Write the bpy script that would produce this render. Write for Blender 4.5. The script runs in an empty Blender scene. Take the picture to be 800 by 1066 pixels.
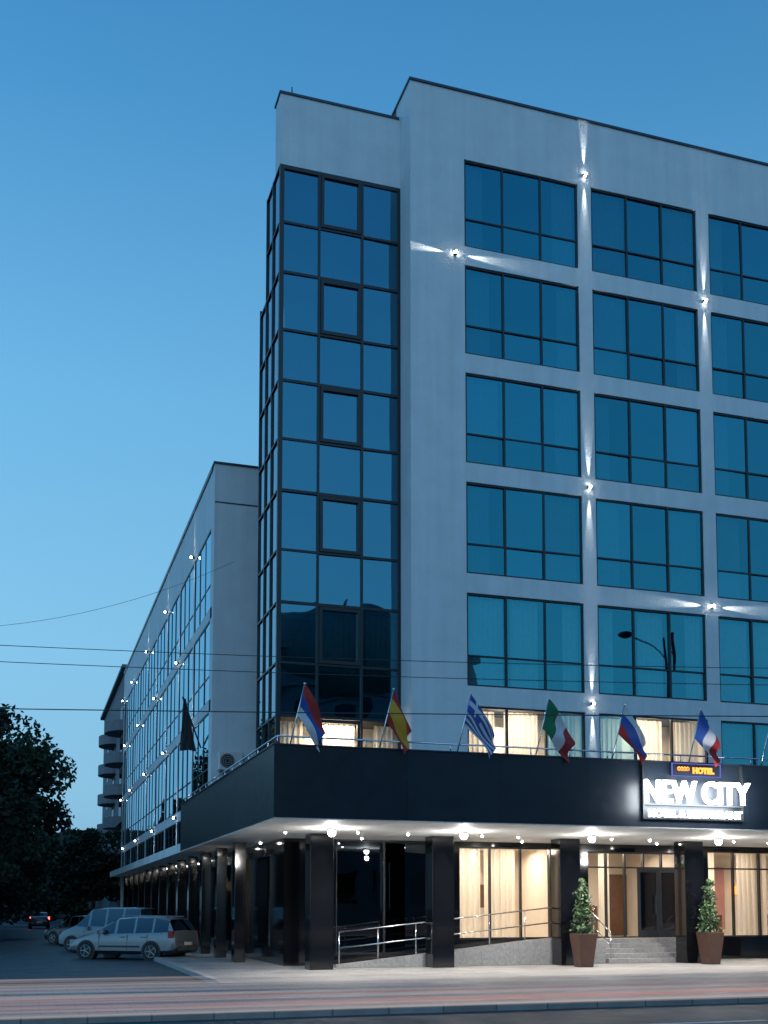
import bpy, math, random
from mathutils import Vector, Matrix
random.seed(7)
S=bpy.context.scene
S.view_settings.view_transform='Standard'; S.view_settings.look='None'; S.view_settings.exposure=0
D=bpy.data
# ------------------------------------------------ materials
def newmat(n):
    m=D.materials.new(n); m.use_nodes=True; nt=m.node_tree; nt.nodes.clear()
    o=nt.nodes.new('ShaderNodeOutputMaterial'); return m,nt,o
def N(nt,t,**k):
    n=nt.nodes.new(t)
    for a,b in k.items():
        if a in n.inputs: n.inputs[a].default_value=b
        else: setattr(n,a,b)
    return n
def pbr(name,col,rough=.6,metal=0,var=.12,vscale=2.0,bump=0,bscale=60,tile=None,joint=.5,wall=True,spec=.5,coat=0,streak=0):
    m,nt,o=newmat(name); L=nt.links.new
    p=N(nt,'ShaderNodeBsdfPrincipled'); p.inputs['Roughness'].default_value=rough; p.inputs['Metallic'].default_value=metal
    p.inputs['Specular IOR Level'].default_value=spec; p.inputs['Coat Weight'].default_value=coat
    tc=N(nt,'ShaderNodeTexCoord')
    nz=N(nt,'ShaderNodeTexNoise'); nz.inputs['Scale'].default_value=vscale; nz.inputs['Detail'].default_value=6; nz.inputs['Roughness'].default_value=.65
    L(tc.outputs['Object'],nz.inputs['Vector'])
    mr=N(nt,'ShaderNodeMapRange'); mr.inputs['From Min'].default_value=.25; mr.inputs['From Max'].default_value=.75
    mr.inputs['To Min'].default_value=1-var; mr.inputs['To Max'].default_value=1+var
    L(nz.outputs['Fac'],mr.inputs['Value'])
    fac=mr.outputs['Result']
    if streak:
        mp=N(nt,'ShaderNodeMapping'); mp.inputs['Scale'].default_value=(3,3,.12); L(tc.outputs['Object'],mp.inputs[0])
        ns=N(nt,'ShaderNodeTexNoise'); ns.inputs['Scale'].default_value=1; ns.inputs['Detail'].default_value=5; L(mp.outputs[0],ns.inputs['Vector'])
        m2=N(nt,'ShaderNodeMapRange'); m2.inputs['From Min'].default_value=.3; m2.inputs['From Max'].default_value=.7; m2.inputs['To Min'].default_value=1-streak; m2.inputs['To Max'].default_value=1+streak; L(ns.outputs['Fac'],m2.inputs['Value'])
        mm=N(nt,'ShaderNodeMath',operation='MULTIPLY'); L(fac,mm.inputs[0]); L(m2.outputs['Result'],mm.inputs[1]); fac=mm.outputs[0]
    vm=N(nt,'ShaderNodeVectorMath',operation='SCALE'); vm.inputs[0].default_value=col[:3]
    L(fac,vm.inputs['Scale']); colout=vm.outputs['Vector']
    if tile:
        sx=N(nt,'ShaderNodeSeparateXYZ'); L(tc.outputs['Object'],sx.inputs[0]); cb=N(nt,'ShaderNodeCombineXYZ')
        if wall:
            ad=N(nt,'ShaderNodeMath',operation='ADD'); L(sx.outputs[0],ad.inputs[0]); L(sx.outputs[1],ad.inputs[1]); L(ad.outputs[0],cb.inputs[0]); L(sx.outputs[2],cb.inputs[1])
        else:
            L(sx.outputs[0],cb.inputs[0]); L(sx.outputs[1],cb.inputs[1])
        br=N(nt,'ShaderNodeTexBrick'); br.offset=tile[2] if len(tile)>2 else 0; br.inputs['Scale'].default_value=1
        br.inputs['Brick Width'].default_value=tile[0]; br.inputs['Row Height'].default_value=tile[1]; br.inputs['Mortar Size'].default_value=tile[3] if len(tile)>3 else .006
        br.inputs['Color1'].default_value=(1,1,1,1); br.inputs['Color2'].default_value=(.78,.78,.78,1); br.inputs['Mortar'].default_value=(joint,)*3+(1,)
        L(cb.outputs[0],br.inputs['Vector'])
        mx=N(nt,'ShaderNodeVectorMath',operation='MULTIPLY'); L(colout,mx.inputs[0]); L(br.outputs['Color'],mx.inputs[1]); colout=mx.outputs[0]
    L(colout,p.inputs['Base Color'])
    n3=N(nt,'ShaderNodeTexNoise'); n3.inputs['Scale'].default_value=vscale*2.3; L(tc.outputs['Object'],n3.inputs['Vector'])
    r=N(nt,'ShaderNodeMapRange'); r.inputs['To Min'].default_value=max(0,rough*.75); r.inputs['To Max'].default_value=min(1,rough*1.25); L(n3.outputs['Fac'],r.inputs['Value']); L(r.outputs['Result'],p.inputs['Roughness'])
    if bump:
        n2=N(nt,'ShaderNodeTexNoise'); n2.inputs['Scale'].default_value=bscale; n2.inputs['Detail'].default_value=4; L(tc.outputs['Object'],n2.inputs['Vector'])
        b=N(nt,'ShaderNodeBump'); b.inputs['Strength'].default_value=bump; b.inputs['Distance'].default_value=.02
        L(n2.outputs['Fac'],b.inputs['Height']); L(b.outputs[0],p.inputs['Normal'])
    L(p.outputs[0],o.inputs[0]); return m
def emis(name,col,st):
    m,nt,o=newmat(name); e=N(nt,'ShaderNodeEmission'); e.inputs[0].default_value=(*col,1); e.inputs[1].default_value=st
    nt.links.new(e.outputs[0],o.inputs[0]); return m
def glass(name,tint,trans,fac,graze=(.75,.9,1),rough=.012,wob=.06,gpow=3.0):
    m,nt,o=newmat(name); L=nt.links.new
    tc=N(nt,'ShaderNodeTexCoord'); nz=N(nt,'ShaderNodeTexNoise'); nz.inputs['Scale'].default_value=.55; nz.inputs['Detail'].default_value=1
    L(tc.outputs['Object'],nz.inputs['Vector']); b=N(nt,'ShaderNodeBump'); b.inputs['Strength'].default_value=wob; b.inputs['Distance'].default_value=.25; L(nz.outputs['Fac'],b.inputs['Height'])
    lw=N(nt,'ShaderNodeLayerWeight'); lw.inputs[0].default_value=.5
    pw=N(nt,'ShaderNodeMath',operation='POWER'); L(lw.outputs['Facing'],pw.inputs[0]); pw.inputs[1].default_value=gpow
    mc=N(nt,'ShaderNodeMix',data_type='RGBA'); mc.inputs[6].default_value=(*tint,1); mc.inputs[7].default_value=(*graze,1); L(pw.outputs[0],mc.inputs[0])
    g=N(nt,'ShaderNodeBsdfGlossy'); g.inputs['Roughness'].default_value=rough; L(mc.outputs[2],g.inputs['Color']); L(b.outputs[0],g.inputs['Normal'])
    t=N(nt,'ShaderNodeBsdfTransparent'); t.inputs[0].default_value=(*trans,1)
    ms=N(nt,'ShaderNodeMixShader'); ms.inputs[0].default_value=fac; L(t.outputs[0],ms.inputs[1]); L(g.outputs[0],ms.inputs[2]); L(ms.outputs[0],o.inputs[0]); return m
M={}
M['plaster']=pbr('white_plaster',(.57,.615,.655),.85,var=.07,vscale=1.2,bump=.6,bscale=20,streak=.06)
M['coping']=pbr('metal_coping',(.06,.07,.09),.4,metal=.6)
M['granite']=pbr('black_granite',(.005,.006,.008),.09,var=.5,vscale=40,tile=(.6,.6,0,.005),joint=.3,spec=.7)
M['fascia']=pbr('dark_fascia_panel',(.014,.020,.031),.36,var=.14,vscale=1.5,tile=(2.4,3.0,0,.008),joint=.35)
M['frame']=pbr('window_frame_dark',(.010,.014,.02),.4)
M['soffit']=pbr('white_soffit',(.80,.80,.78),.6,var=.03,tile=(1.2,1.2,0,.008),joint=.6,wall=False)
M['glass']=glass('teal_glass',(.045,.28,.37),(.42,.66,.70),.70)
M['glass2']=glass('teal_glass_b',(.040,.25,.335),(.42,.66,.70),.70)
M['glass3']=glass('teal_glass_c',(.052,.30,.40),(.42,.66,.70),.72)
M['glasslow']=glass('teal_glass_low',(.06,.36,.46),(.50,.74,.78),.56)
M['towerglass']=glass('tower_glass',(.095,.28,.38),(.30,.50,.54),.76,gpow=3.0)
M['sideglass']=glass('side_glass',(.10,.25,.32),(.1,.2,.22),.92,graze=(.5,.75,.9),gpow=1.5)
M['clear']=glass('shop_glass',(.35,.45,.5),(.92,.93,.92),.13)
M['blackglass']=glass('black_glass',(.10,.12,.14),(.05,.05,.05),.6,graze=(.5,.6,.7))
M['curtain']=pbr('curtain_cloth',(.80,.79,.76),.9,var=.1,vscale=6)
def curt():
    m,nt,o=newmat('sheer_curtain'); d=N(nt,'ShaderNodeBsdfDiffuse'); d.inputs[0].default_value=(.80,.76,.70,1)
    t=N(nt,'ShaderNodeBsdfTranslucent'); t.inputs[0].default_value=(.90,.85,.77,1); ms=N(nt,'ShaderNodeMixShader'); ms.inputs[0].default_value=.55
    nt.links.new(d.outputs[0],ms.inputs[1]); nt.links.new(t.outputs[0],ms.inputs[2]); nt.links.new(ms.outputs[0],o.inputs[0]); return m
M['sheer']=curt()
M['room']=pbr('room_wall',(.66,.60,.53),.9,var=.08)
M['darkroom']=pbr('dark_room',(.10,.11,.12),.9)
M['chrome']=pbr('chrome',(.7,.7,.72),.18,metal=1,var=.03)
M['steel']=pbr('painted_steel',(.05,.055,.06),.45,metal=.4)
M['asphalt']=pbr('asphalt',(.045,.047,.052),.55,var=.35,vscale=.7,bump=.5,bscale=70)
M['paver']=pbr('paving_stone',(.27,.265,.26),.6,var=.3,vscale=.6,bump=.3,bscale=60,tile=(.6,.3,.5,.012),joint=.45,wall=False)
M['kerb']=pbr('kerb_concrete',(.30,.29,.28),.8,bump=.3,var=.2,tile=(1.0,9,0,.015),joint=.4,wall=False)
M['stone']=pbr('light_granite',(.26,.26,.27),.45,var=.35,vscale=14,tile=(1.2,.9,0,.006))
M['paint']=pbr('road_paint',(.6,.6,.58),.7,var=.35,vscale=8)
M['earth']=pbr('earth',(.05,.05,.045),.9,var=.4,vscale=.3)
M['lamp']=emis('lamp_glow',(1,.96,.9),60)
M['spot']=emis('accent_glow',(1,.93,.8),40)
M['sign']=emis('sign_white',(.92,.97,1),7)
M['neon']=emis('orange_neon',(1,.35,.06),2.5)
M['purple']=emis('blue_neon',(.22,.25,1),.7)
M['red']=emis('tail_glow',(1,.05,.03),14)
M['redlens']=pbr('red_lens',(.30,.01,.01),.2,coat=.5)
M['lens']=pbr('headlight_lens',(.3,.32,.35),.12,coat=.8)
M['silver']=pbr('silver_paint',(.19,.20,.215),.3,metal=.5,var=.04,coat=.5)
M['bluevan']=pbr('light_blue_paint',(.12,.16,.19),.3,metal=.2,var=.04,coat=.5)
M['darkpaint']=pbr('dark_paint',(.010,.012,.018),.3,coat=.4)
M['carglass']=glass('car_glass',(.11,.15,.19),(.12,.14,.15),.5)
M['tyre']=pbr('rubber',(.012,.012,.012),.8)
M['plate']=pbr('plate_white',(.7,.7,.7),.5)
M['bark']=pbr('bark',(.05,.04,.03),.9,bump=.8,bscale=14)
M['leafA']=pbr('leaf_dark',(.014,.028,.016),.7,var=.4,vscale=1)
M['leafB']=pbr('leaf_light',(.028,.052,.026),.65,var=.4,vscale=1)
M['leafC']=pbr('topiary_leaf',(.045,.10,.035),.6,var=.4,vscale=3)
M['terra']=pbr('brown_planter',(.085,.04,.028),.5,var=.2,vscale=5)
M['wood']=pbr('dark_wood',(.12,.06,.035),.45,var=.3,vscale=5)
M['pinkwall']=pbr('rose_wall',(.45,.22,.20),.8,var=.1)
M['oldwall']=pbr('grey_render',(.15,.165,.185),.9,var=.2,bump=.3)
M['oldwall2']=pbr('brown_render',(.045,.042,.042),.9,var=.2)
M['roof']=pbr('roof_dark',(.03,.028,.03),.8,var=.3)
M['copper']=pbr('copper_roof',(.07,.12,.12),.7,var=.3)
M['acwhite']=pbr('ac_casing',(.55,.56,.56),.5)
M['fabdark']=pbr('fabric_dark',(.02,.02,.025),.9)
for n,c in dict(fblue=(.02,.07,.30),fwhite=(.5,.5,.53),fred=(.33,.02,.02),fgreen=(.01,.14,.06),fyellow=(.50,.27,.02)).items():
    M[n]=pbr('cloth_'+n,c,.85,var=.12,vscale=5)
# ------------------------------------------------ mesh builder
class MB:
    def __init__(s): s.v=[];s.f=[];s.m=[]
    def quad(s,a,b,c,d,mi=0):
        i=len(s.v); s.v+= [tuple(a),tuple(b),tuple(c),tuple(d)]; s.f.append((i,i+1,i+2,i+3)); s.m.append(mi)
    def box(s,x0,x1,y0,y1,z0,z1,mi=0):
        i=len(s.v); s.v+=[(x0,y0,z0),(x1,y0,z0),(x1,y1,z0),(x0,y1,z0),(x0,y0,z1),(x1,y0,z1),(x1,y1,z1),(x0,y1,z1)]
        for q in [(0,3,2,1),(4,5,6,7),(0,1,5,4),(1,2,6,5),(2,3,7,6),(3,0,4,7)]: s.f.append(tuple(i+k for k in q)); s.m.append(mi)
    def prism(s,pts,axis,a,b,mi=0):
        def mk(p,t): return {'x':(t,p[0],p[1]),'y':(p[0],t,p[1]),'z':(p[0],p[1],t)}[axis]
        i=len(s.v); n=len(pts); s.v+=[mk(p,a) for p in pts]+[mk(p,b) for p in pts]
        s.f.append(tuple(i+k for k in range(n))[::-1]); s.m.append(mi); s.f.append(tuple(i+n+k for k in range(n))); s.m.append(mi)
        for k in range(n): s.f.append((i+k,i+(k+1)%n,i+n+(k+1)%n,i+n+k)); s.m.append(mi)
    def tube(s,p,q,r,r2=None,seg=8,mi=0,cap=True):
        p=Vector(p);q=Vector(q); r2=r if r2 is None else r2; d=(q-p).normalized()
        u=d.orthogonal().normalized(); w=d.cross(u); i=len(s.v)
        for c,rr in((p,r),(q,r2)):
            for k in range(seg):
                a=2*math.pi*k/seg; s.v.append(tuple(c+u*math.cos(a)*rr+w*math.sin(a)*rr))
        for k in range(seg): s.f.append((i+k,i+(k+1)%seg,i+seg+(k+1)%seg,i+seg+k)); s.m.append(mi)
        if cap:
            s.f.append(tuple(i+k for k in range(seg))[::-1]); s.m.append(mi); s.f.append(tuple(i+seg+k for k in range(seg))); s.m.append(mi)
    def path(s,pts,r,seg=6,mi=0):
        for a,b in zip(pts[:-1],pts[1:]): s.tube(a,b,r,seg=seg,mi=mi)
    def ball(s,c,r,mi=0,n=8,sz=1):
        i=len(s.v); c=Vector(c)
        for a in range(n+1):
            th=math.pi*a/n
            for b in range(n*2):
                ph=math.pi*b/n; s.v.append((c.x+r*math.sin(th)*math.cos(ph),c.y+r*math.sin(th)*math.sin(ph),c.z+r*sz*math.cos(th)))
        for a in range(n):
            for b in range(n*2):
                s.f.append((i+a*2*n+b,i+(a+1)*2*n+b,i+(a+1)*2*n+(b+1)%(2*n),i+a*2*n+(b+1)%(2*n))); s.m.append(mi)
    def out(s,name,mats,parent=None,smooth=False,bevel=0):
        me=D.meshes.new(name); me.from_pydata(s.v,[],s.f)
        for m in mats: me.materials.append(M[m] if isinstance(m,str) else m)
        me.polygons.foreach_set('material_index',s.m)
        if smooth: me.polygons.foreach_set('use_smooth',[True]*len(s.f))
        me.update(); o=D.objects.new(name,me); S.collection.objects.link(o)
        if parent: o.parent=parent
        if bevel:
            b=o.modifiers.new('bevel','BEVEL'); b.width=bevel; b.segments=2; b.limit_method='ANGLE'
        return o
def empty(name,loc=(0,0,0),rot=0):
    e=D.objects.new(name,None); e.location=loc; e.rotation_euler=(0,0,rot); S.collection.objects.link(e); return e
def light(kind,name,loc,energy,col=(1,.9,.78),parent=None,aim=None,**k):
    l=D.lights.new(name,kind); l.energy=energy; l.color=col
    for a,b in k.items(): setattr(l,a,b)
    o=D.objects.new(name,l); o.location=loc; S.collection.objects.link(o)
    if aim is not None: o.rotation_euler=Vector(aim).to_track_quat('-Z','Y').to_euler()
    if parent: o.parent=parent
    return o
# ------------------------------------------------ ground
g=MB(); g.quad((-600,-600,-.14),(600,-600,-.14),(600,900,-.14),(-600,900,-.14)); g.out('ground',['earth'])
g=MB(); g.quad((-300,-2,-.12),(300,-2,-.12),(300,18.3,-.12),(-300,18.3,-.12)); g.out('road',['asphalt'])
g=MB(); g.quad((-11,25.15,-.12),(4.3,25.15,-.12),(4.3,400,-.12),(-11,400,-.12)); g.out('side_street',['asphalt'])
g=MB(); g.box(-300,300,18.5,25.0,-.13,0); g.box(4.5,60,25.0,140,-.13,0); g.out('sidewalk',['paver'])
g=MB(); g.box(-300,300,18.3,18.5,-.13,.006); g.box(4.3,4.5,25.2,140,-.13,.006); g.box(-300,4.5,25.0,25.15,-.13,.006); g.out('kerb',['kerb'])
g=MB(); g.box(-300,300,-8,-2,-.13,0); g.out('pavement',['paver'])
g=MB()
x=-60
while x<80: g.quad((x,15.35,-.116),(x+5,15.35,-.116),(x+5,15.5,-.116),(x,15.5,-.116)); x+=9.5
g.quad((-200,8.0,-.116),(200,8.0,-.116),(200,8.14,-.116),(-200,8.14,-.116))
g.out('road_marking',['paint'])
# ------------------------------------------------ HOTEL
H=empty('hotel_building')
FY=30.0; TY=30.94
X0=10.52; XE=34.0; TOP=26.74
cols=[12.27+4.34*i for i in range(5)]; WW=3.87
tops=[24.58-3.39*k for k in range(6)]; WH=2.80
w=MB()
w.box(X0,cols[0],FY,FY+1.3,3.77,TOP)
for i in range(5):
    x1=cols[i]+WW; x2=cols[i+1] if i<4 else XE
    w.box(x1,x2,FY,FY+.35,3.77,TOP)
for i in range(5):
    a,b=cols[i],cols[i]+WW
    w.box(a,b,FY,FY+.35,tops[0],TOP)
    for k in range(5): w.box(a,b,FY,FY+.35,tops[k+1],tops[k]-WH)
    w.box(a,b,FY,FY+.35,3.77,tops[5]-WH)
w.box(XE-.3,XE,FY+.35,45,3.77,TOP)
w.box(6.73,X0,TY,TY+.4,23.87,26.1)
w.box(6.73,7.1,TY+.4,31.6,23.87,26.1)
w.out('facade_wall',['plaster'],H)
c=MB(); c.box(X0-.04,XE+.04,FY-.05,FY+.4,TOP,TOP+.07); c.box(X0-.04,X0+.36,FY+.4,45,TOP,TOP+.07)
c.box(6.69,X0-.04,TY-.04,TY+.44,26.1,26.17); c.box(6.69,7.1,TY+.44,31.64,26.1,26.17)
c.tube((7.1,TY+.1,26.17),(7.1,TY+.1,26.45),.02)
c.out('roof_coping',['coping'],H)
k=MB(); k.box(X0+.1,XE-.3,32.6,45,3.9,TOP-.3); k.box(6.9,X0+.1,32.6,33.0,4,20.6); k.box(X0,X0+.1,31.3,45,5,TOP)
for t in tops: k.box(X0+1.75,XE-.3,FY+.35,32.6,t-WH-.45,t-WH-.02)
k.box(X0+1.75,XE-.3,FY+.35,32.6,tops[0]+.05,tops[0]+.3)
for i in range(5): k.box(cols[i]+WW+.15,cols[i]+WW+.3,FY+.35,32.6,5,24.6)
k.out('interior_core',['darkroom'],H)
fr=MB(); gl=MB(); cu=MB(); glw=MB(); cl=MB()
def wav(mb,x0,x1,y,z0,z1,amp=.04,pitch=.16,mi=0):
    n=max(2,int((x1-x0)/pitch*6)); i=len(mb.v); ph=random.random()*6
    for j in range(n+1):
        x=x0+(x1-x0)*j/n; yy=y+amp*math.sin(ph+x/pitch*6.28)+.3*amp*math.sin(x*23)
        mb.v+=[(x,yy,z0),(x,yy,z1)]
    for j in range(n): mb.f.append((i+2*j,i+2*j+2,i+2*j+3,i+2*j+1)); mb.m.append(mi)
lit={(0,5),(1,5)}
for i in range(5):
    for r in range(6):
        a=cols[i]; b=a+WW; z1=tops[r]; z0=z1-WH; y=FY+.09; f=.055
        fr.box(a,b,y-.05,y+.05,z0,z0+f); fr.box(a,b,y-.05,y+.05,z1-f,z1)
        fr.box(a,a+f,y-.05,y+.05,z0+f,z1-f); fr.box(b-f,b,y-.05,y+.05,z0+f,z1-f)
        tz=z0+.92; p1=a+WW/3; p2=a+2*WW/3
        for px in (p1,p2): fr.box(px-.03,px+.03,y-.045,y+.045,z0+f,z1-f)
        xs=[a+f,p1-.03,p1+.03,p2-.03,p2+.03,b-f]
        for q in range(3): fr.box(xs[2*q],xs[2*q+1],y-.04,y+.04,tz-.022,tz+.022)
        for q in range(3):
            for (za,zb) in ((z0+f,tz-.022),(tz+.022,z1-f)):
                j=[random.uniform(-.012,.012) for _ in range(3)]
                X_,Y_=xs[2*q],xs[2*q+1]
                isl=((i,r) in lit and not (i==0 and q==2) and not(i==1 and q==0))
                G=glw if isl else gl
                G.quad((X_,y+j[0],za),(Y_,y+j[1],za),(Y_,y+j[1]+j[2],zb),(X_,y+j[0]+j[2],zb),0 if isl else (3 if r>=4 else random.choice((0,0,1,2))))
        rr=random.random()
        if (i,r) in lit:
            wav(cl,a+.1,a+1.1,FY+.55,z0,z1-.05); wav(cl,a+1.35,a+2.5,FY+.5,z0,z1-.05); wav(cl,b-1.0,b-.1,FY+.5,z0,z1-.05)
        elif r>=2 or rr<.6:
            wav(cu,a+.1,a+random.uniform(.6,1.3),FY+.22,z0,z1-.05); wav(cu,b-random.uniform(.6,1.3),b-.1,FY+.22,z0,z1-.05)
            if r>=4: wav(cu,a+1.5,a+2.4,FY+.22,z0,z1-.05)
fr.out('window_frames',['frame'],H); gl.out('window_glass',['glass','glass2','glass3','glasslow'],H); glw.out('lit_window_glass',['clear'],H)
cu.out('curtains',['curtain'],H,smooth=True); cl.out('lit_curtains',['sheer'],H,smooth=True)
rm=MB()
for i in (0,1): rm.box(cols[i]-.1,cols[i]+WW+.1,32.45,32.58,4.9,7.9); rm.box(cols[i]+WW+.08,cols[i]+WW+.14,30.4,32.45,4.9,7.9)
rm.box(6.95,X0-.05,32.45,32.58,4.9,7.3)
rm.out('lit_room_walls',['room'],H)
WC=(1,.82,.60)
for i in (0,1): light('AREA','room_light',(cols[i]+1.9,31.6,7.7),190,WC,H,aim=(0,-.25,-1),size=1.2)
light('AREA','room_light',(8.6,31.8,6.95),110,WC,H,aim=(0,-.2,-1),size=1.2)
# ---- glass tower
fr=MB(); gl=MB(); gw=MB()
xs=[6.73,7.95,9.30,X0]; PER=3.33; t0=23.85
fr.box(6.73,6.86,TY-.03,TY+.1,3.8,t0); fr.box(X0-.1,X0-.005,TY-.02,TY+.1,3.8,t0)
for X in xs[1:3]: fr.box(X-.035,X+.035,TY-.02,TY+.1,3.8,t0)
def hor(z,h=.035): 
    for a,b in zip(xs[:-1],xs[1:]): fr.box(a+.035,b-.035,TY-.015,TY+.09,z-h,z+h)
hor(t0-.05,.06)
for k_ in range(6):
    zt=t0-PER*k_; zs=zt-1.78; zn=zt-PER
    hor(zs); hor(zn,.04)
    a,b=xs[1]+.05,xs[2]-.05
    for (x0,x1,z0,z1) in ((a,b,zt-.16,zt-.06),(a,b,zs+.04,zs+.14),(a,a+.09,zs+.14,zt-.16),(b-.09,b,zs+.14,zt-.16)): fr.box(x0,x1,TY-.05,TY+.05,z0,z1)
    for q in range(3):
        for (za,zb) in ((zs,zt),(zn,zs)):
            if zb<5: continue
            j=[random.uniform(-.012,.012) for _ in range(3)]
            (gw if (k_==5) else gl).quad((xs[q],TY+.03+j[0],za),(xs[q+1],TY+.03+j[1],za),(xs[q+1],TY+.03+j[1]+j[2],zb),(xs[q],TY+.03+j[0]+j[2],zb))
sy=[TY+.1,31.9,32.8,33.7]; sxp=6.73
for a,b,zt in zip(sy[:-1],sy[1:],(23.87,23.87,20.7)):
    gl.quad((sxp+.03,b,3.8),(sxp+.03,a,3.8),(sxp+.03,a,zt),(sxp+.03,b,zt))
    fr.box(sxp-.02,sxp+.06,b-.06,b,3.8,zt); z=t0
    while z>4:
        if z<=zt+.01: fr.box(sxp-.015,sxp+.06,a,b-.06,z-.05,z)
        if z-1.78<=zt: fr.box(sxp-.015,sxp+.06,a,b-.06,z-1.83,z-1.78)
        z-=PER
fr.box(sxp+.06,X0,33.7,33.75,3.8,20.7); fr.box(sxp,X0,32.75,32.85,20.6,23.87); fr.box(sxp+.1,X0,31.2,32.75,23.87,23.95)
for k_ in range(6):
    fr.box(sxp+.1,X0,TY+.12,32.6,t0-PER*(k_+1)-.02,t0-PER*(k_+1)+.15)
fr.out('tower_mullions',['frame'],H); gl.out('tower_glass',['towerglass'],H); gw.out('tower_lit_glass',['clear'],H)
cc=MB(); wav(cc,6.9,7.6,TY+.35,5,7.1); wav(cc,8.1,9.2,TY+.4,5,7.1); wav(cc,9.8,10.4,TY+.4,5,7.1); cc.out('tower_lit_curtains',['sheer'],H,smooth=True)
cc=MB(); wav(cc,8.05,9.2,TY+.2,8.6,10.4); wav(cc,9.5,10.4,TY+.2,8.6,10.4); cc.out('tower_curtains',['curtain'],H,smooth=True)
# ---- canopy
CX,CY,CB,CT=5.40,24.95,3.77,5.45
c=MB(); c.box(CX,XE,CY,CY+.25,CB,CT); c.box(CX,CX+.25,CY+.25,41,CB,CT); c.out('canopy_fascia',['fascia'],H)
c=MB(); c.box(CX+.25,XE,CY+.25,FY,CB+.15,5.05); c.box(CX+.25,X0,FY,38.3,CB+.15,5.05); c.out('terrace_deck',['stone'],H)
c=MB(); c.box(CX+.02,XE,CY+.02,32.3,CB-.03,CB-.003); c.box(CX+.02,7.5,32.3,76,CB-.03,CB-.003); c.box(CX+.0,CX+.08,41.0,76,CB-.05,CB+.28); c.out('canopy_soffit',['soffit'],H)
c=MB(); c.box(CX-.03,XE,CY-.03,CY+.3,CT,CT+.03); c.box(CX-.03,CX+.3,CY+.3,41,CT,CT+.03); c.out('fascia_cap',['coping'],H)
rl=MB(); rl.tube((CX+.1,CY+.12,CT+.22),(XE,CY+.12,CT+.22),.022,mi=0); rl.tube((CX+.1,CY+.12,CT+.22),(CX+.1,41,CT+.22),.022)
x=CX+.1
while x<XE: rl.tube((x,CY+.12,CT+.03),(x,CY+.12,CT+.22),.014); x+=1.075
y=CY+1.2
while y<41: rl.tube((CX+.1,y,CT+.03),(CX+.1,y,CT+.22),.014); y+=1.2
rl.out('terrace_rail',['chrome'],H,smooth=True)
c=MB()
for X in (7.8,11.37,15.4,19.65,23.8,28): c.box(X-.33,X+.33,29.7,30.3,0,CB-.03)
yy=34.5
while yy<76: c.box(6.25,6.6,yy,yy+.45,0,CB-.03); yy+=3.4
c.out('granite_columns',['granite'],H,bevel=.008)
BY=32.0
c=MB()
c.box(7.25,8.84,BY,BY+.4,0,CB-.03); c.box(11.9,12.78,BY,BY+.4,0,CB-.03); c.box(8.84,11.9,BY,BY+.4,0,.3)
c.box(12.78,15.98,BY,BY+.4,0,.72); c.box(15.98,17.23,BY,BY+.4,0,CB-.03); c.box(20.7,21.7,BY,BY+.4,0,CB-.03); c.box(21.7,XE,BY,BY+.4,0,.72)
c.box(12.78,15.98,BY,BY+.4,3.59,CB-.03);c.box(17.23,20.7,BY,BY+.4,3.5,CB-.03);c.box(21.7,XE,BY,BY+.4,3.59,CB-.03)
y=BY+.4; o_=0
sidewin=[]
while y<75:
    c.box(7.25,7.6,y,y+1.5,0,CB-.03); c.box(7.25,7.6,y+1.5,y+3.4,0,.5); c.box(7.25,7.6,y+1.5,y+3.4,3.3,CB-.03); sidewin.append((y+1.5,y+3.4)); y+=3.4
c.out('granite_ground_floor',['granite'],H)
gl=MB(); gb=MB(); fr=MB(); cl=MB()
def shopwin(a,b,z0,z1,n,G,tr=None):
    G.quad((a,BY+.15,z0),(b,BY+.15,z0),(b,BY+.15,z1),(a,BY+.15,z1)); f=.05
    fr.box(a,b,BY+.1,BY+.2,z0,z0+f); fr.box(a,b,BY+.1,BY+.2,z1-f,z1)
    for j in range(n+1):
        X=a+(b-a-f)*j/n; fr.box(X,X+f,BY+.09,BY+.21,z0+f,z1-f)
    if tr:
        for j in range(n):
            X=a+(b-a-f)*j/n; fr.box(X+f,a+(b-a-f)*(j+1)/n,BY+.1,BY+.2,tr-f/2,tr+f/2)
shopwin(8.84,11.9,.3,CB-.03,2,gb)
shopwin(12.78,15.98,.72,3.59,3,gl)
shopwin(21.7,30.0,.72,3.59,8,gl,3.0)
shopwin(17.23,20.7,.72,3.5,5,gl,3.0)
for X in (19.05,19.85):
    for (a,b,z0,z1) in ((X,X+.09,.74,2.97),(X+.68,X+.77,.74,2.97),(X+.09,X+.68,.74,.95),(X+.09,X+.68,2.85,2.97)): fr.box(a,b,BY+.03,BY+.085,z0,z1)
    gb.quad((X+.09,BY+.06,.95),(X+.68,BY+.06,.95),(X+.68,BY+.06,2.85),(X+.09,BY+.06,2.85))
    fr.tube((X+.62,BY-.02,1.5),(X+.62,BY-.02,2.1),.018,mi=1)
for a,b in sidewin: gb.quad((7.4,b,.5),(7.4,a,.5),(7.4,a,3.3),(7.4,b,3.3)) if (int(a*7)%3) else gl.quad((7.4,b,.5),(7.4,a,.5),(7.4,a,3.3),(7.4,b,3.3))
gl.out('shop_window_glass',['clear'],H); gb.out('dark_shop_glass',['blackglass'],H); fr.out('shop_window_frames',['frame','chrome'],H)
wav(cl,12.85,13.75,BY+.6,.72,3.55,.06,.2); wav(cl,13.9,14.95,BY+.65,.72,3.55,.06,.2)
wav(cl,21.8,22.3,BY+.6,.72,3.55,.06,.2); wav(cl,23.2,24.4,BY+.6,.72,3.55,.06,.2); wav(cl,25.6,27.2,BY+.6,.72,3.55,.06,.2)
wav(cl,17.9,18.3,BY+.6,.72,3.5,.05,.2)
cl.out('lobby_curtains',['sheer'],H,smooth=True)
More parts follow.
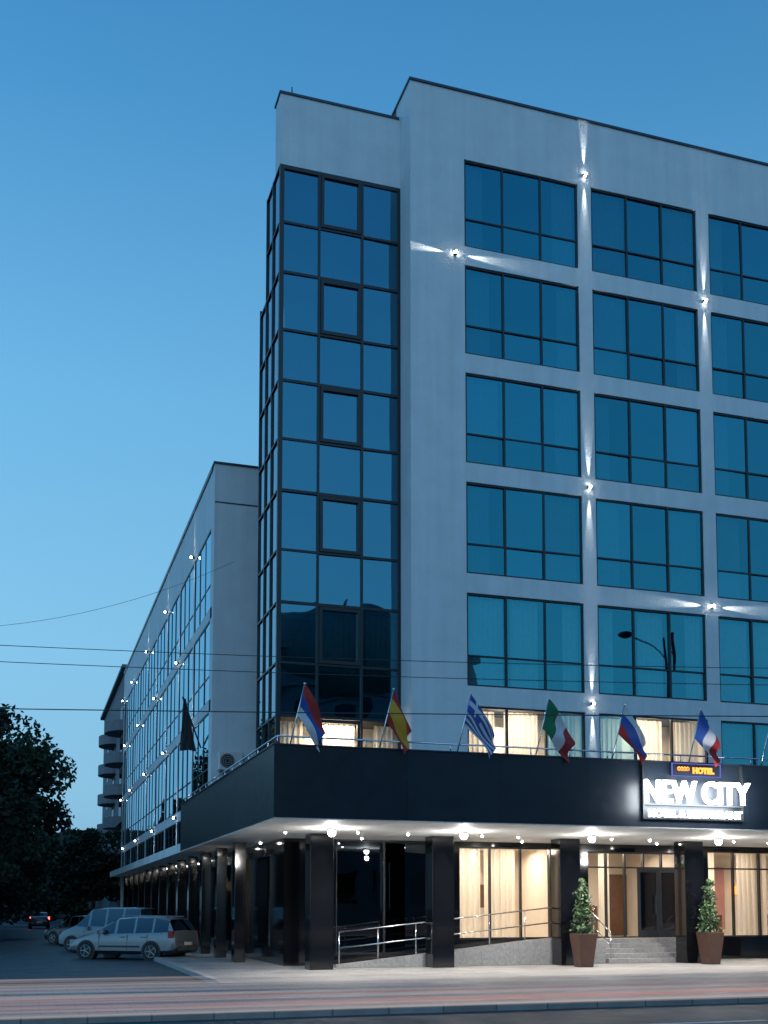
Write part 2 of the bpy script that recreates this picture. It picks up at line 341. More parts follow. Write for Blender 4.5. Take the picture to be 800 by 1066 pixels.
r=MB(); r.box(11.9,XE,36.0,36.15,.6,3.76); r.box(11.9,XE,BY+.4,36,.55,.68); r.box(11.9,XE,BY+.41,36,3.65,3.7)
r.box(11.9,12.0,BY+.4,36,.68,3.65); r.box(16.2,16.3,BY+.4,36,.68,3.65); r.box(21.0,21.1,BY+.4,36,.68,3.65)
r.box(7.61,11.8,36,36.2,0,3.76); r.box(9.0,9.1,36.2,76,0,3.76)
r.out('lobby_interior',['room'],H)
r=MB(); r.box(17.4,19.2,35.0,35.5,.68,1.75); r.box(13.2,14.2,34.2,35.0,.68,1.4); r.box(22.5,23.6,34,34.8,.68,1.45); r.box(25,26,34,34.8,.68,1.45)
for X in (12.6,14.6,18.2,22.2,24.2,26.0): r.box(X,X+.8,35.93,35.99,1.7,2.5)
r.box(19.9,20.9,35.9,35.98,.7,2.9)
r.out('lobby_furniture',['wood'],H,bevel=.02)
r=MB(); r.box(17.0,17.9,35.9,35.97,.8,3.2); r.box(23.1,25.0,35.85,35.92,.9,3.2); r.box(15.3,16.1,35.85,35.92,.9,3.2); r.out('lobby_wall_panels',['pinkwall'],H)
r=MB(); r.box(22.2,23.0,35.88,35.92,2.7,2.8,0); r.box(17.3,17.34,BY+.25,BY+.3,1.0,3.3,1); r.box(25.4,26.2,35.88,35.92,2.2,2.5,0)
r.out('lobby_neon',['neon','purple'],H)
for X,e in ((13.2,130),(15.2,120),(17.9,130),(19.8,70),(22.8,130),(26,130)): light('AREA','lobby_light',(X,33.6,3.6),e,(1,.83,.64),H,aim=(0,-.15,-1),size=1.2)
for Y,e in ((38,50),(52,60),(66,60)): light('POINT','side_room_light',(8.3,Y,2.6),e,(1,.72,.4),H,shadow_soft_size=.2)
s=MB()
for j in range(5): s.box(17.0+.0*j,20.9,30.35+.3*j,BY-.001,0+.144*j,.144*(j+1))
s.out('entrance_steps',['stone'],H,bevel=.012)
s=MB(); s.prism([(8.6,0.005),(16.0,.005),(16.0,.72),(15.0,.70)],'y',30.5,31.9); s.prism([(8.4,.005),(16.6,.005),(16.6,.85),(15.6,.85),(8.4,.10)],'y',30.38,30.5); s.box(16.0,16.98,30.5,BY-.01,.005,.72)
s.out('ramp',['stone'],H)
s=MB()
def rz(x): return .10+(x-8.4)*(.75/7.2)
for h in (.45,.9):
    s.tube((8.5,30.44,rz(8.5)+h),(15.6,30.44,.85+h),.02); s.tube((15.6,30.44,.85+h),(16.6,30.44,.85+h),.02)
X=8.5
while X<16.7: s.tube((X,30.44,min(rz(X),.85)),(X,30.44,min(rz(X),.85)+.9),.018); X+=1.15
for X in (17.1,20.8):
    s.tube((X,30.4,.95),(X,31.7,1.6),.022); s.tube((X,30.4,0.1),(X,30.4,.95),.02); s.tube((X,31.7,.7),(X,31.7,1.6),.02); s.tube((X,30.4,.55),(X,31.7,1.2),.016)
s.out('handrail',['chrome'],H,smooth=True)
# canopy lamps
lm=MB(); hs=MB()
big=[(7.5,27.6),(11.2,27.7),(15.1,27.8),(19.3,27.9),(23.4,27.9)]
small=[(8.5,28.6),(10.0,28.8),(9.3,30.9),(12.2,28.8),(13.4,29.0),(14.4,30.9),(16.4,29.0),(17.8,29.2),(18.9,30.6),(20.6,29.0),(22,29.2),(6.6,29)]
for x,y in big:
    hs.tube((x,y,CB-.1),(x,y,CB-.03),.13,seg=16); lm.ball((x,y,CB-.15),.10)
    light('SPOT','canopy_lamp',(x,y,CB-.27),560,(1,.94,.86),H,aim=(0,.25,-1),spot_size=2.5,spot_blend=.7,shadow_soft_size=.08)
    light('POINT','canopy_lamp_glow',(x,y,CB-.40),75,(1,.96,.9),H,shadow_soft_size=.08)
for x,y in small:
    hs.tube((x,y,CB-.06),(x,y,CB-.03),.08,seg=12); lm.ball((x,y,CB-.07),.032)
for x,y in small[::2]: light('SPOT','soffit_downlight',(x,y,CB-.12),150,(1,.94,.86),H,aim=(0,0,-1),spot_size=1.9,spot_blend=.6,shadow_soft_size=.05)
for X in (7.8,11.37,15.4,19.65): light('SPOT','column_spot',(X,29.5,CB-.1),60,(1,.96,.9),H,aim=(0,.05,-1),spot_size=.9,spot_blend=.8,shadow_soft_size=.03)
y=34; j=0
while y<75:
    hs.tube((6.95,y,CB-.06),(6.95,y,CB-.03),.07,seg=10); lm.ball((6.95,y,CB-.07),.032)
    if j%2==0: light('SPOT','soffit_downlight',(6.95,y,CB-.12),90,(1,.94,.86),H,aim=(.15,0,-1),spot_size=1.4,spot_blend=.6,shadow_soft_size=.05)
    y+=3.4; j+=1
lm.out('soffit_lamp_globes',['lamp'],H,smooth=True); hs.out('soffit_lamp_housings',['chrome'],H)
# facade accent lights
hs=MB(); lm=MB()
def accent(x,z,vertical,e=520,y=FY):
    hs.box(x-.05,x+.05,y-.11,y-.001,z-.05,z+.05)
    for sg in (1,-1):
        d=(0,.04,sg) if vertical else (sg,.04,0)
        px=(x,y-.06,z+sg*.08) if vertical else (x+sg*.08,y-.06,z)
        light('SPOT','accent_beam',px,e,(1,.96,.88),H,aim=d,spot_size=.27,spot_blend=1.0,shadow_soft_size=.015)
        if vertical: lm.box(x-.03,x+.03,y-.09,y-.03,z+sg*.052-(.003),z+sg*.052+.003)
        else: lm.box(x+sg*.052-.003,x+sg*.052+.003,y-.09,y-.03,z-.03,z+.03)
    lm.ball((x,y-.12,z),.04)
P1=16.375;P2=20.715;P3=25.05
for x,z,v in ((P1,24.9,1),(11.95,21.48,0),(P2,21.48,1),(P1,14.7,1),(P2,11.3,0),(P1,7.9,1)): accent(x,z,v)
# ---- lower wing
WX,WY,WE,WT=6.1,38.5,76.0,17.5
w=MB(); w.box(WX,16,WY,WY+.35,CB,WT); w.box(WX+.0,16,WY+.35,WE,WT-.4,WT-.1)
wt=[15.35-3.35*k for k in range(4)]; wh=2.95
w.box(WX,WX+.35,WY+.35,WE,wt[0],WT-.401); 
for q in range(3): w.box(WX,WX+.35,WY+.35,WE,wt[q+1],wt[q]-wh)
w.box(WX,WX+.35,WY+.35,WE,CB,wt[3]-1.2)
mods=[]; y=WY+.35
w.box(WX,WX+.35,y,y+.35,wt[3]-1.2,wt[0]-.001)
y+=.35
while y<WE-1:
    mods.append((y,min(y+4.05,WE-.4))); w.box(WX+.003,WX+.34,min(y+4.05,WE-.4),min(y+4.3,WE),wt[3]-1.2,wt[0]-.002); y+=4.3
w.box(WX+.01,16,WE-.3,WE,0,WT)
w.out('wing_wall',['plaster'],H)
c=MB(); c.box(WX-.05,16,WY-.05,WY+.4,WT,WT+.07); c.box(WX-.05,WX+.4,WY+.4,WE,WT-.1,WT+.069); c.box(WX+.02,16,WY-.02,WY-.001,WT-1.42,WT-1.38); c.out('wing_coping',['coping'],H)
gl=MB(); fr=MB()
for (a,b) in mods:
    for q in range(4):
        z1=wt[q]; z0=z1-(wh if q<3 else 1.2); n=3
        for j in range(n):
            A=a+(b-a)*j/n; B=a+(b-a)*(j+1)/n; jj=random.uniform(-.006,.006)
            gl.quad((WX+.035+jj,B,z0),(WX+.035-jj,A,z0),(WX+.035-jj,A,z1),(WX+.035+jj,B,z1))
            fr.box(WX+.012,WX+.10,B-.02,B+.02,z0,z1)
        fr.box(WX+.014,WX+.095,a,b,z0,z0+.05); fr.box(WX+.014,WX+.095,a,b,z1-.05,z1)
        if q<3: fr.box(WX+.018,WX+.09,a,b,z0+.9,z0+.95)
gl.out('wing_glass',['sideglass'],H); fr.out('wing_window_frames',['frame'],H)
k=MB(); k.box(WX+.6,16,WY+.5,WE-.4,CB,WT-.5); k.out('wing_core',['darkroom'],H)
for j,(a,b) in enumerate(mods):
    for q in range(4):
        if (j+q)%2==0:
            Y=b+.125; z=wt[q]+.2
            hs.box(WX-.1,WX-.001,Y-.05,Y+.05,z-.05,z+.05); lm.ball((WX-.13,Y,z),.045)
            if j<5:
                for sg in (1,-1): light('SPOT','accent_beam',(WX-.08,Y,z+sg*.08),150,(1,.95,.85),H,aim=(.08,0,sg),spot_size=.32,spot_blend=1,shadow_soft_size=.02)
hs.out('accent_housings',['steel'],H); lm.out('accent_lenses',['spot'],H)
A=empty('air_conditioner_unit'); a=MB(); a.box(6.3,7.15,WY-.38,WY-.06,6.45,7.1); a.out('casing',['acwhite'],A,bevel=.03)
a=MB(); a.tube((6.6,WY-.40,6.78),(6.6,WY-.381,6.78),.25,seg=24); a.out('fan_recess',['frame'],A)
a=MB()
for rr in (.08,.15,.22):
    pts=[(6.6+rr*math.cos(t*math.pi/10),WY-.41,6.78+rr*math.sin(t*math.pi/10)) for t in range(21)]; a.path(pts,.006,5)
a.out('fan_grille',['acwhite'],A)
a=MB(); a.box(6.4,6.45,WY-.4,WY-.005,6.38,6.44); a.box(7.0,7.05,WY-.4,WY-.005,6.38,6.44); a.out('brackets',['steel'],A)
# ------------------------------------------------ sign
SG=empty('illuminated_sign',(14.97,CY-.14,4.38))
def text(body,size,loc,mat,parent,ext=.05,sx=1,name='letters'):
    cu=D.curves.new(name,'FONT'); cu.body=body; cu.size=size; cu.extrude=ext; cu.offset=.014
    o=D.objects.new(name,cu); S.collection.objects.link(o); o.rotation_euler=(math.pi/2,0,0); o.scale=(sx,1,1); o.location=loc; o.parent=parent; o.data.materials.append(M[mat]); return o
text('NEW CITY',.82,(0,0,.01),'sign',SG,sx=.81)
text('HOTEL & RESTAURANT',.25,(.12,-.02,-.36),'sign',SG,ext=.02,sx=1.06,name='sub_letters')
b=MB(); b.box(.0,3.0,.02,.1,-.42,-.38); b.box(0,3.0,.02,.1,-.06,-.03); b.box(.0,.04,.03,.13,-.38,1.05); b.box(2.96,3.0,.03,.13,-.38,1.05); b.out('sign_rails',['steel'],SG)
b=MB(); b.box(.85,2.25,-.04,.1,.72,1.02); b.out('small_panel',['frame'],SG)
b=MB(); 
for (x0,x1,z0,z1) in ((.84,2.26,1.02,1.04),(.84,2.26,.70,.72),(.82,.84,.70,1.04),(2.26,2.28,.70,1.04)): b.box(x0,x1,-.05,-.01,z0,z1)
b.out('small_panel_neon_border',['purple'],SG)
text('****  HOTEL',.2,(.98,-.06,.79),'neon',SG,ext=.01,name='small_letters')
light('AREA','sign_glow',(1.5,-.45,.15),150,(.9,.96,1),SG,aim=(0,1,0),shape='RECTANGLE',size=3.0,size_y=.7)
# ------------------------------------------------ flags
def flag(x,kind,tag):
    F=empty('flag',(x,CY+.08,CT-.1)); p=MB(); top=Vector((.34,-.15,1.55)); p.tube((0,0,0),top,.018,.014); p.ball(top,.03,n=6); p.out('flag_pole',['chrome'],F,smooth=True)
    m=MB(); pd=-top.normalized(); n1,n2=12,18; hoist=.78; fly=1.4; ph=random.random()*6; sp=random.uniform(.3,.55)
    for i in range(n1+1):
        for j in range(n2+1):
            s_=i/n1; t_=j/n2
            P=top+pd*(s_*hoist*(1-.25*t_))+Vector((sp*(t_**.8),-.1*t_,-.9*t_))*fly*.82
            P.y+=.10*math.sin(ph+s_*7+t_*5)*(.3+t_); P.x+=.06*math.sin(ph+s_*8-t_*3)*t_
            m.v.append(tuple(P))
    for i in range(n1):
        for j in range(n2):
            a=i*(n2+1)+j; m.f.append((a,a+1,a+n2+2,a+n2+1)); s_=(i+.5)/n1; t_=(j+.5)/n2
            if kind=='v3': mi=int(t_*3)
            elif kind=='h3': mi=int(s_*3)
            elif kind=='h4': mi=[0,1,1,0][int(s_*4)]
            else:
                mi=i%2
                if s_<.5 and t_<.4: mi=0 if not(abs(s_-.25)<.05 or abs(t_-.2)<.04) else 1
            m.m.append(mi)
    m.out('flag_cloth',tag,F,smooth=True)
flag(5.76,'h3',['fred','fblue','fwhite']); flag(7.94,'h4',['fred','fyellow']); flag(9.93,'gr',['fblue','fwhite'])
flag(12.03,'v3',['fgreen','fwhite','fred']); flag(14.17,'h3',['fwhite','fblue','fred']); flag(16.43,'v3',['fblue','fwhite','fred']); flag(18.66,'h3',['fblue','fyellow','fblue'])
F=empty('wing_flag'); p=MB(); p.tube((WX,41.0,7.6),(WX-.75,40.6,9.4),.03); p.out('flag_pole',['steel'],F)
m=MB(); n=10
tp=Vector((WX-.72,40.62,9.35))
for i in range(n+1):
    t_=i/n; wd=.08+.42*t_
    for j in range(7):
        q=j/6-.5; m.v.append((tp.x+.05+q*wd*1.2+.15*t_,tp.y+.06*math.sin(q*14+i),tp.z-1.9*t_-.1*abs(q)*t_))
for i in range(n):
    for j in range(6): a=i*7+j; m.f.append((a,a+1,a+8,a+7)); m.m.append(0)
m.out('flag_cloth',['fabdark'],F,smooth=True)
# ------------------------------------------------ planters with topiary
def leaves(mb,c,r,n,size,mi=0,shell=.0,sz=1):
    for _ in range(n):
        while True:
            p=Vector([random.uniform(-1,1) for _ in range(3)])
            if shell<p.length<=1: break
        P=Vector((c[0]+p.x*r,c[1]+p.y*r,c[2]+p.z*r*sz)); a=Vector([random.gauss(0,1) for _ in range(3)]).normalized(); b=a.orthogonal().normalized()
        if random.random()<.5: b=a.cross(b)
        s_=size*random.uniform(.6,1.3); a=a*s_; b=b*s_*.6
        mb.quad(P-a,P-b,P+a,P+b,mi)
def planter(x,y):
    E=empty('potted_topiary',(x,y,0)); m=MB(); a,b,h=.20,.30,.95
    m.v=[(-a,-a,0),(a,-a,0),(a,a,0),(-a,a,0),(-b,-b,h),(b,-b,h),(b,b,h),(-b,b,h),(-b+.05,-b+.05,h),(b-.05,-b+.05,h),(b-.05,b-.05,h),(-b+.05,b-.05,h),(-b+.05,-b+.05,h-.1),(b-.05,-b+.05,h-.1),(b-.05,b-.05,h-.1),(-b+.05,b-.05,h-.1)]
    m.f=[(3,2,1,0),(0,1,5,4),(1,2,6,5),(2,3,7,6),(3,0,4,7),(4,5,9,8),(5,6,10,9),(6,7,11,10),(7,4,8,11),(8,9,13,12),(9,10,14,13),(10,11,15,14),(11,8,12,15),(12,13,14,15)]; m.m=[0]*14
    m.out('pot',['terra'],E,bevel=.012)
    m=MB(); m.tube((0,0,.8),(0,0,2.3),.035,.012); m.out('trunk',['bark'],E)
    m=MB()
    for k_ in range(26):
        t_=k_/25; z=1.02+1.5*t_; r=.27*(1-t_)**.6*(1+.3*math.sin(k_*2.1))+.06
        leaves(m,(random.uniform(-.07,.07),random.uniform(-.07,.07),z),r,int(50*(r/.3)+12),.05,random.choice((0,0,1)),.2,.5)
    m.out('foliage',['leafC','leafB'],E)
planter(15.35,28.85); planter(19.75,29.1)
# ------------------------------------------------ cars
def car(name,loc,rot,paint,kind='wagon',lit=False):
    E=empty(name,loc,rot)
    if kind=='wagon':
        L=4.42;W=.87;st=[(0,.32,.50,.52,.62),(.06,.22,.60,.64,.74),(.35,.2,.70,.76,.82),(1.05,.2,.86,.95,.86),(1.22,.2,.89,1.02,.87),(1.95,.2,.91,1.42,.87),(2.05,.2,.91,1.455,.87),(2.72,.2,.93,1.50,.87),(2.80,.2,.93,1.50,.87),(3.45,.2,.95,1.49,.87),(3.53,.2,.95,1.485,.87),(3.98,.22,.97,1.44,.86),(4.08,.22,.98,1.40,.85),(4.30,.25,.99,1.02,.83),(4.36,.28,.80,.84,.80),(4.42,.34,.62,.64,.74)]
        wheels=(.82,3.46)
    elif kind=='van':
        L=4.1;W=.86;st=[(0,.32,.55,.58,.62),(.06,.22,.68,.72,.76),(.3,.2,.86,.92,.82),(.85,.2,1.02,1.10,.85),(.98,.2,1.04,1.16,.86),(1.5,.2,1.05,1.70,.86),(1.62,.2,1.05,1.77,.86),(2.3,.2,1.05,1.81,.86),(2.4,.2,1.05,1.81,.86),(3.1,.2,1.05,1.81,.86),(3.2,.2,1.05,1.81,.86),(3.75,.22,1.05,1.80,.86),(3.88,.22,1.05,1.76,.85),(4.02,.25,1.05,1.12,.84),(4.06,.28,.8,.84,.82),(4.1,.34,.62,.64,.78)]
        wheels=(.75,3.35)
    else:
        L=4.2;W=.85;st=[(0,.32,.50,.52,.62),(.06,.22,.60,.64,.74),(.35,.2,.70,.76,.82),(1.05,.2,.86,.93,.85),(1.2,.2,.89,.99,.85),(1.85,.2,.91,1.36,.85),(1.95,.2,.91,1.39,.85),(2.45,.2,.92,1.42,.85),(2.53,.2,.92,1.42,.85),(3.0,.2,.93,1.38,.85),(3.08,.2,.93,1.35,.85),(3.5,.22,.95,1.12,.84),(3.6,.22,.96,1.06,.83),(4.05,.25,.93,1.0,.82),(4.14,.28,.80,.84,.80),(4.2,.34,.62,.64,.74)]
        wheels=(.8,3.35)
    m=MB(); rows=[]
    for (s_,zb,zs,zt,w) in st:
        x=L/2-s_; tall=max(0,(zt-zs-.1)/.5); wt=w-.06-.16*min(1,tall)
        sec=[(0,zb),(w*.9,zb),(w,zb+.12),(w*1.0,(zb+zs)/2+.05),(w-.015,zs-.06),(w-.05,zs),(wt,zt-.05),(wt-.10,zt),(0,zt+.015)]
        r=[]
        for (y,z) in sec: r.append((x,y,z))
        for (y,z) in sec[-2:0:-1]: r.append((x,-y,z))
        rows.append(r)
    n=len(rows[0])
    for r in rows: m.v+=r
    for i in range(len(rows)-1):
        for j in range(n):
            a=i*n+j; b=i*n+(j+1)%n; m.f.append((a,b,b+n,a+n)); jj=j if j<8 else n-1-j
            mi=0
            if jj==5 and 3<i<12 and i not in (5,7,9): mi=1
            if jj in (6,7) and i in (4,12): mi=1
            if jj<2: mi=2
            m.m.append(mi)
    m.f.append(tuple(range(n))[::-1]); m.m.append(0); a=(len(rows)-1)*n; m.f.append(tuple(a+k for k in range(n))); m.m.append(0)
    o=m.out('body',[paint,'carglass','frame'],E,smooth=True)
    import bmesh
    bm=bmesh.new(); bm.from_mesh(o.data); bmesh.ops.recalc_face_normals(bm,faces=bm.faces); bm.to_mesh(o.data); bm.free()
    es=o.modifiers.new('edges','EDGE_SPLIT'); es.split_angle=math.radians(32)
    wl=MB()
    for ws in wheels:
        for sd in (1,-1):
            x=L/2-ws; y=sd*(W+.0)
            wl.tube((x,y-sd*.25,.33-.02),(x,y+sd*.006,.33-.02),.375,seg=28,mi=1)
            wl.tube((x,y-sd*.2,.31),(x,y+sd*.02,.31),.31,seg=28,mi=0)
            wl.tube((x,y+sd*.02,.31),(x,y+sd*.024,.31),.205,seg=24,mi=1)
            for k_ in range(5):
                an=k_*2*math.pi/5; wl.tube((x,y+sd*.03,.31),(x+.2*math.cos(an),y+sd*.03,.31+.2*math.sin(an)),.028,.02,seg=6,mi=2)
            pts=[(x+.205*math.cos(t*math.pi/12),y+sd*.028,.31+.205*math.sin(t*math.pi/12)) for t in range(25)]; wl.path(pts,.014,5,mi=2)
    wl.out('wheels',['tyre','frame','silver'],E)
    d=MB(); 
    for sd in (1,-1):
        d.box(-L/2+.1,-L/2+.3,min(sd*(W-.12),sd*(W-.012)),max(sd*(W-.12),sd*(W-.012)),.78,1.02 if kind!='van' else 1.1,0)
        d.box(L/2-.38,L/2-.09,min(sd*(W-.25),sd*(W-.10)),max(sd*(W-.25),sd*(W-.10)),.56,.69,1)
        d.box(L/2-1.62,L/2-1.45,min(sd*(W-.05),sd*(W+.13)),max(sd*(W-.05),sd*(W+.13)),.93,1.05,3)
        for s_ in (1.35,2.5,3.3): d.box(L/2-s_-.006,L/2-s_+.006,min(sd*W*.9,sd*(W+.004)),max(sd*W*.9,sd*(W+.004)),.3,.88,2)
        d.box(L/2-3.0,L/2-1.35,min(sd*W*.9,sd*(W+.008)),max(sd*W*.9,sd*(W+.008)),.44,.50,2)
        for s_ in (2.3,3.15): d.box(L/2-s_-.09,L/2-s_+.09,min(sd*W*.9,sd*(W+.02)),max(sd*W*.9,sd*(W+.02)),.79,.82,3)
        if kind=='wagon': d.tube((L/2-2.1,sd*.60,1.53),(L/2-3.9,sd*.60,1.50),.015,mi=3)
    d.box(-L/2-.012,-L/2+.05,-.26,.26,.52,.63,4); d.box(L/2-.04,L/2+.01,-.26,.26,.36,.47,4); d.box(L/2-.05,L/2+.004,-.45,.45,.49,.55,2)
    d.out('lights_and_trim',['red' if lit else 'redlens','lens','frame',paint,'plate'],E)
    it=MB()
    for s_ in (2.2,3.1):
        for sd in (-.35,.35): it.box(L/2-s_-.12,L/2-s_,sd-.22,sd+.22,.4,1.2)
    it.out('seats',['fabdark'],E,bevel=.04)
    return E
R=math.radians
car('parked_station_wagon',(3.75,40.6,-.12),R(142),'silver','wagon')
car('parked_van',(3.45,47.6,-.12),R(142),'bluevan','van')
car('parked_hatchback',(2.9,57.5,-.12),R(130),'darkpaint','sedan')
car('distant_car',(1.3,102,-.12),R(90),'darkpaint','sedan',True)
# ------------------------------------------------ trees
def tree(x,y,h,r,n=9000,tw=.28,leaf=.2,name='tree',low=.2):
    E=empty(name,(x,y,-.12)); t=MB(); hb=h*.28
    t.tube((0,0,0),(.1,0,hb),tw,tw*.75,10); t.tube((.1,0,hb),(0,.1,h*.8),tw*.72,tw*.2,8)
    cl=[]
    for k_ in range(34):
        an=random.uniform(0,6.28); zz=random.uniform(.25,1) if low>.1 else random.uniform(.02,1); rad=r*math.sin(math.pi*min(.97,max(.18,zz*.82+.05)))*random.uniform(.45,1.0)
        cl.append((math.cos(an)*rad,math.sin(an)*rad,h*(low+(.96-low)*zz),random.uniform(.16,.34)*r))
    for c in cl[:14]:
        b=(0,.05,hb+(c[2]-hb)*.45 if c[2]>hb else hb*.8); t.tube(b,(c[0]*.85,c[1]*.85,c[2]),tw*.3,tw*.08,6)
    t.out('trunk_and_limbs',['bark'],E)
    m=MB(); per=n//len(cl)
    for c in cl: leaves(m,c[:3],c[3],per,leaf,0 if random.random()<.6 else 1,.1,.8)
    leaves(m,(0,0,h*.62),r*.95,n//5,leaf,0,.3,h*.36/r)
    m.out('foliage',['leafA','leafB'],E); return E
tree(-3.2,70,15.0,5.8,17000,.35,.2,low=.1)
tree(-3.8,60,10.5,4.2,10000,.28,.18,low=.12)
tree(-3.0,88,13,4.6,8000,.3,.25)
tree(-2.5,104,12,4.4,6000,.3,.28)
tree(-2.4,124,11,4.0,5000,.3,.3)
tree(-4.6,78,5,3.2,5000,.15,.2,low=.0)
tree(-5,66,4,3,5000,.15,.18,low=.0)
tree(2,150,11,6,7000,.3,.35,low=.05)
tree(5.2,92,8.5,2.6,6000,.2,.2,low=.12)
tree(6.0,128,9,3.5,4000,.3,.3,low=.05)
# ------------------------------------------------ other buildings
B=empty('apartment_building'); m=MB(); m.box(8,22,98,126,0,22.5); m.box(7.6,22.2,97.6,126.4,22.5,22.8); m.out('walls',['oldwall'],B)
m=MB(); gl=MB()
for k_ in range(6):
    z=3.0+2.85*k_
    for cy in (101.5,110):
        pts=[(8,cy-2.4)]+[(8-1.5*math.sin(math.pi*t/12),cy-2.4*math.cos(math.pi*t/12)) for t in range(1,12)]+[(8,cy+2.4)]
        m.prism(pts,'z',z,z+.2); m.prism(pts,'z',z+.201,z+.95,0)
    for X in range(4): gl.box(9+X*3.2,10.6+X*3.2,97.95,98.05,z+.9,z+2.3)
    for cy in (101.5,110,118): gl.box(7.95,8.02,cy-1.2,cy+1.2,z+.25,z+2.4)
m.out('balconies',['oldwall'],B); gl.out('windows',['blackglass'],B)
B=empty('brown_house'); m=MB(); m.box(7.6,20,78,96,0,8.5); m.out('walls',['oldwall2'],B); m=MB(); m.prism([(7.2,8.5),(20.4,8.5),(13.8,11)],'y',77.8,96.2); m.out('roof',['roof'],B)
m=MB()
for y in range(80,95,3):
    for z in (1.2,4.6): m.box(7.56,7.62,y,y+1.2,z,z+1.6)
m.out('windows',['blackglass'],B)
for (x,y,wd,dp,h) in ((-22,75,11,40,10),(-24,125,12,40,9),(-12,190,45,20,12),(10,150,16,50,10)):
    B=empty('row_house'); m=MB(); m.box(x,x+wd,y,y+dp,0,h); m.out('walls',['oldwall2'],B)
    m=MB(); m.prism([(x-.5,h),(x+wd+.5,h),(x+wd/2,h+2.6)],'y',y-.3,y+dp+.3); m.out('roof',['roof'],B)
    m=MB(); q=x+1
    while q<x+wd-1.5:
        for z in (1.2,4.4,7): m.box(q,q+1.2,y-.05,y+.02,z,z+1.5)
        q+=3
    q=y+1.5
    while q<y+dp-2:
        for z in (1.2,4.4,7): m.box(x+wd-.02,x+wd+.05,q,q+1.2,z,z+1.5)
        q+=3.5
    m.out('windows',['blackglass'],B)
B=empty('domed_building'); m=MB(); m.box(4,29,-30,-9,0,18.6); m.box(3.6,29.4,-30.4,-8.6,18.6,19.2); m.box(3.8,29.2,-9.01,-8.8,15.6,15.9); m.out('walls',['oldwall'],B)
m=MB(); m.ball((20.6,-14,18.6),7.5,n=14,sz=.55); m.tube((20.6,-14,22.5),(20.6,-14,24),.3,.05); m.out('dome_roof',['copper'],B,smooth=True)
m=MB()
for x in range(5,28,3):
    for z in (2,6,10,13): m.box(x,x+1.4,-9.02,-8.95,z,z+2.2)
m.out('windows',['blackglass'],B)
B=empty('low_building'); m=MB(); m.box(34,75,-26,-12,0,9); m.out('walls',['oldwall'],B); m=MB(); m.prism([(-26.5,9),(-11.5,9),(-19,12)],'x',33.5,75.5); m.out('roof',['roof'],B)
# ------------------------------------------------ street lamps & wires
def slamp(x,y,h,dx,on=False):
    E=empty('street_lamp',(x,y,0)); m=MB(); m.tube((0,0,0),(0,0,1.1),.13,.12,12); m.tube((0,0,1.1),(0,0,h),.10,.06,10)
    pts=[(0,0,h-.9)]+[(dx*t/6,0,h-.9+.75*math.sin(t/6*1.7)) for t in range(1,7)]; m.path(pts,.035)
    e=Vector(pts[-1]); m.out('pole',['steel'],E,smooth=True)
    m=MB(); m.ball((e.x,0,e.z-.04),.3,n=8,sz=.45); m.out('head',['steel'],E,smooth=True)
slamp(24.3,22,12.6,-1.9)
W=MB()
def wire(p,q,sag,r=.011,n=24):
    p=Vector(p);q=Vector(q); pts=[]
    for i in range(n+1):
        t=i/n; v=p.lerp(q,t); v.z-=sag*4*t*(1-t); pts.append(v)
    W.path(pts,r,5)
def cw(X,Y,z): return (X*.9516+Y*.3074,-X*.3074+Y*.9516,z)
wire(cw(-14,22,7.3),cw(16,24,6.9),.25,.008); wire(cw(-14,22,6.95),cw(16,24,6.5),.22,.008); wire(cw(-14,23,5.95),cw(18,23.5,5.75),.08,.012); wire(cw(-14,26,8.6),cw(-4,29,10.9),.9,.005)
W.out('overhead_wires',['steel'])
# ------------------------------------------------ light trails of passing traffic
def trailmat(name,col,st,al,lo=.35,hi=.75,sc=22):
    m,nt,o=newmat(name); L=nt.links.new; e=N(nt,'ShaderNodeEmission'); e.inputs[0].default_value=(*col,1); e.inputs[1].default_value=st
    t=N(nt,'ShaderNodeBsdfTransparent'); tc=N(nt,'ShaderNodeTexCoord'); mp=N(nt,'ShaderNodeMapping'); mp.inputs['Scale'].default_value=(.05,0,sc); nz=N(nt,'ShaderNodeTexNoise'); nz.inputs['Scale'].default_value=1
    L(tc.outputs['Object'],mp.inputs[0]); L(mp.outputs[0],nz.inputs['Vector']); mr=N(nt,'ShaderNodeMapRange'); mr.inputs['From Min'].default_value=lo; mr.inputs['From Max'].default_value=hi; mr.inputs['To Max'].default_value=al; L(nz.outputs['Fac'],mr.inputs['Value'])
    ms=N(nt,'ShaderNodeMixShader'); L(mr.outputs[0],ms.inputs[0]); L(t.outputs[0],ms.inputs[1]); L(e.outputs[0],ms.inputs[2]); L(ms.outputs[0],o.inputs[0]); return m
M['trailw']=trailmat('trail_white',(1,.82,.76),.75,.5); M['trailr']=trailmat('trail_red',(1,.33,.27),.6,.45,.45,.68,34)
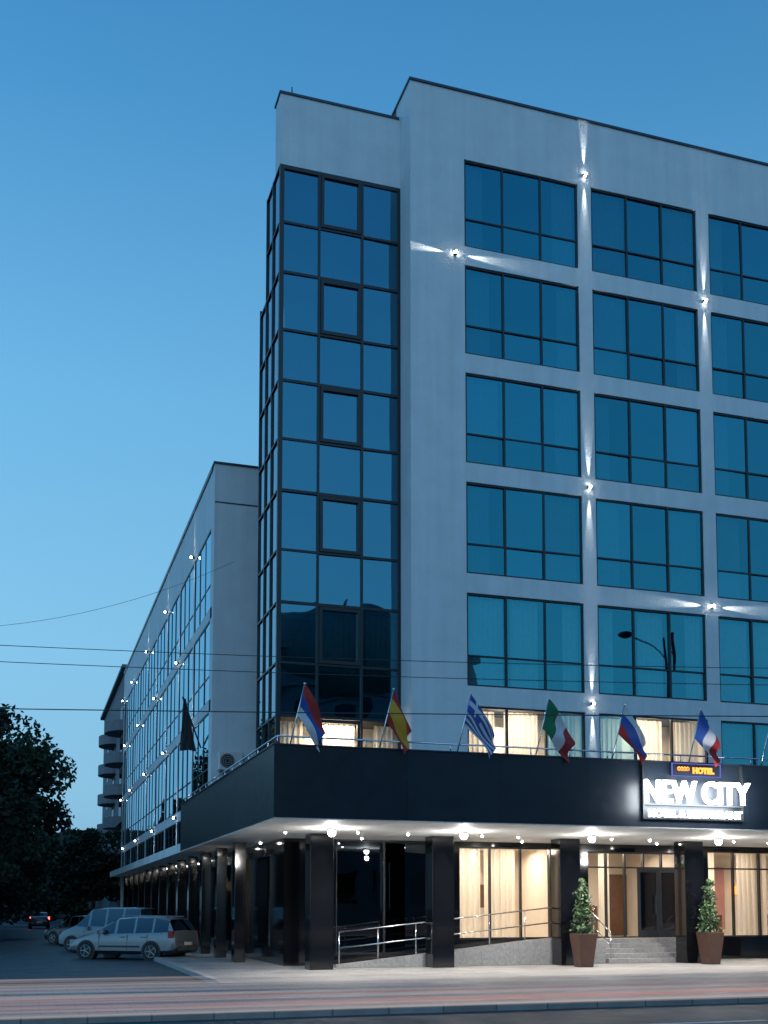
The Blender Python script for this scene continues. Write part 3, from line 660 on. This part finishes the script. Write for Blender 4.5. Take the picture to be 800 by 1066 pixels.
m=MB(); m.quad((-80,14.2,.36),(80,14.2,.36),(80,14.2,.84),(-80,14.2,.84),0); m.quad((-80,12.8,.56),(80,12.8,.56),(80,12.8,.72),(-80,12.8,.72),1)
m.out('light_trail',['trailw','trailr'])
# ------------------------------------------------ world
w=D.worlds.new('World'); S.world=w; w.use_nodes=True; nt=w.node_tree; nt.nodes.clear(); L=nt.links.new
tc=N(nt,'ShaderNodeTexCoord'); nm=N(nt,'ShaderNodeVectorMath',operation='NORMALIZE'); L(tc.outputs['Generated'],nm.inputs[0]); sx=N(nt,'ShaderNodeSeparateXYZ'); L(nm.outputs[0],sx.inputs[0])
cr=N(nt,'ShaderNodeValToRGB'); e=cr.color_ramp.elements
def lin(r,g,b): return tuple(((c/255+.055)/1.055)**2.4 if c>10 else c/255/12.92 for c in (r,g,b))+(1,)
e[0].position=0; e[0].color=lin(132,180,210); e[1].position=1; e[1].color=lin(34,88,142)
for p,c in ((.10,lin(140,196,228)),(.22,lin(134,198,236)),(.42,lin(110,182,230)),(.60,lin(76,150,206)),(.72,lin(56,128,186))):
    x=e.new(p); x.color=c
L(sx.outputs[2],cr.inputs[0])
dt=N(nt,'ShaderNodeVectorMath',operation='DOT_PRODUCT'); dt.inputs[1].default_value=(.95,.31,0); L(nm.outputs[0],dt.inputs[0])
ml=N(nt,'ShaderNodeMath',operation='MULTIPLY_ADD'); ml.inputs[1].default_value=-.28; ml.inputs[2].default_value=1.08; L(dt.outputs['Value'],ml.inputs[0])
bg=N(nt,'ShaderNodeBackground'); L(cr.outputs[0],bg.inputs[0]); L(ml.outputs[0],bg.inputs[1]); o=N(nt,'ShaderNodeOutputWorld'); L(bg.outputs[0],o.inputs[0])
sun=light('SUN','dusk_glow',(0,0,50),.25,(.8,.9,1),None,aim=(.35,.8,-.45),angle=R(60))
# ------------------------------------------------ camera
cam=D.cameras.new('camera'); co=D.objects.new('camera',cam); S.collection.objects.link(co); S.camera=co
cam.sensor_fit='HORIZONTAL'; cam.sensor_width=36; cam.lens=36*1158/800; cam.shift_y=.395; cam.clip_end=3000; cam.clip_start=.1
co.location=(0,0,1.7); co.rotation_euler=(R(90+4.74),0,R(-17.9))
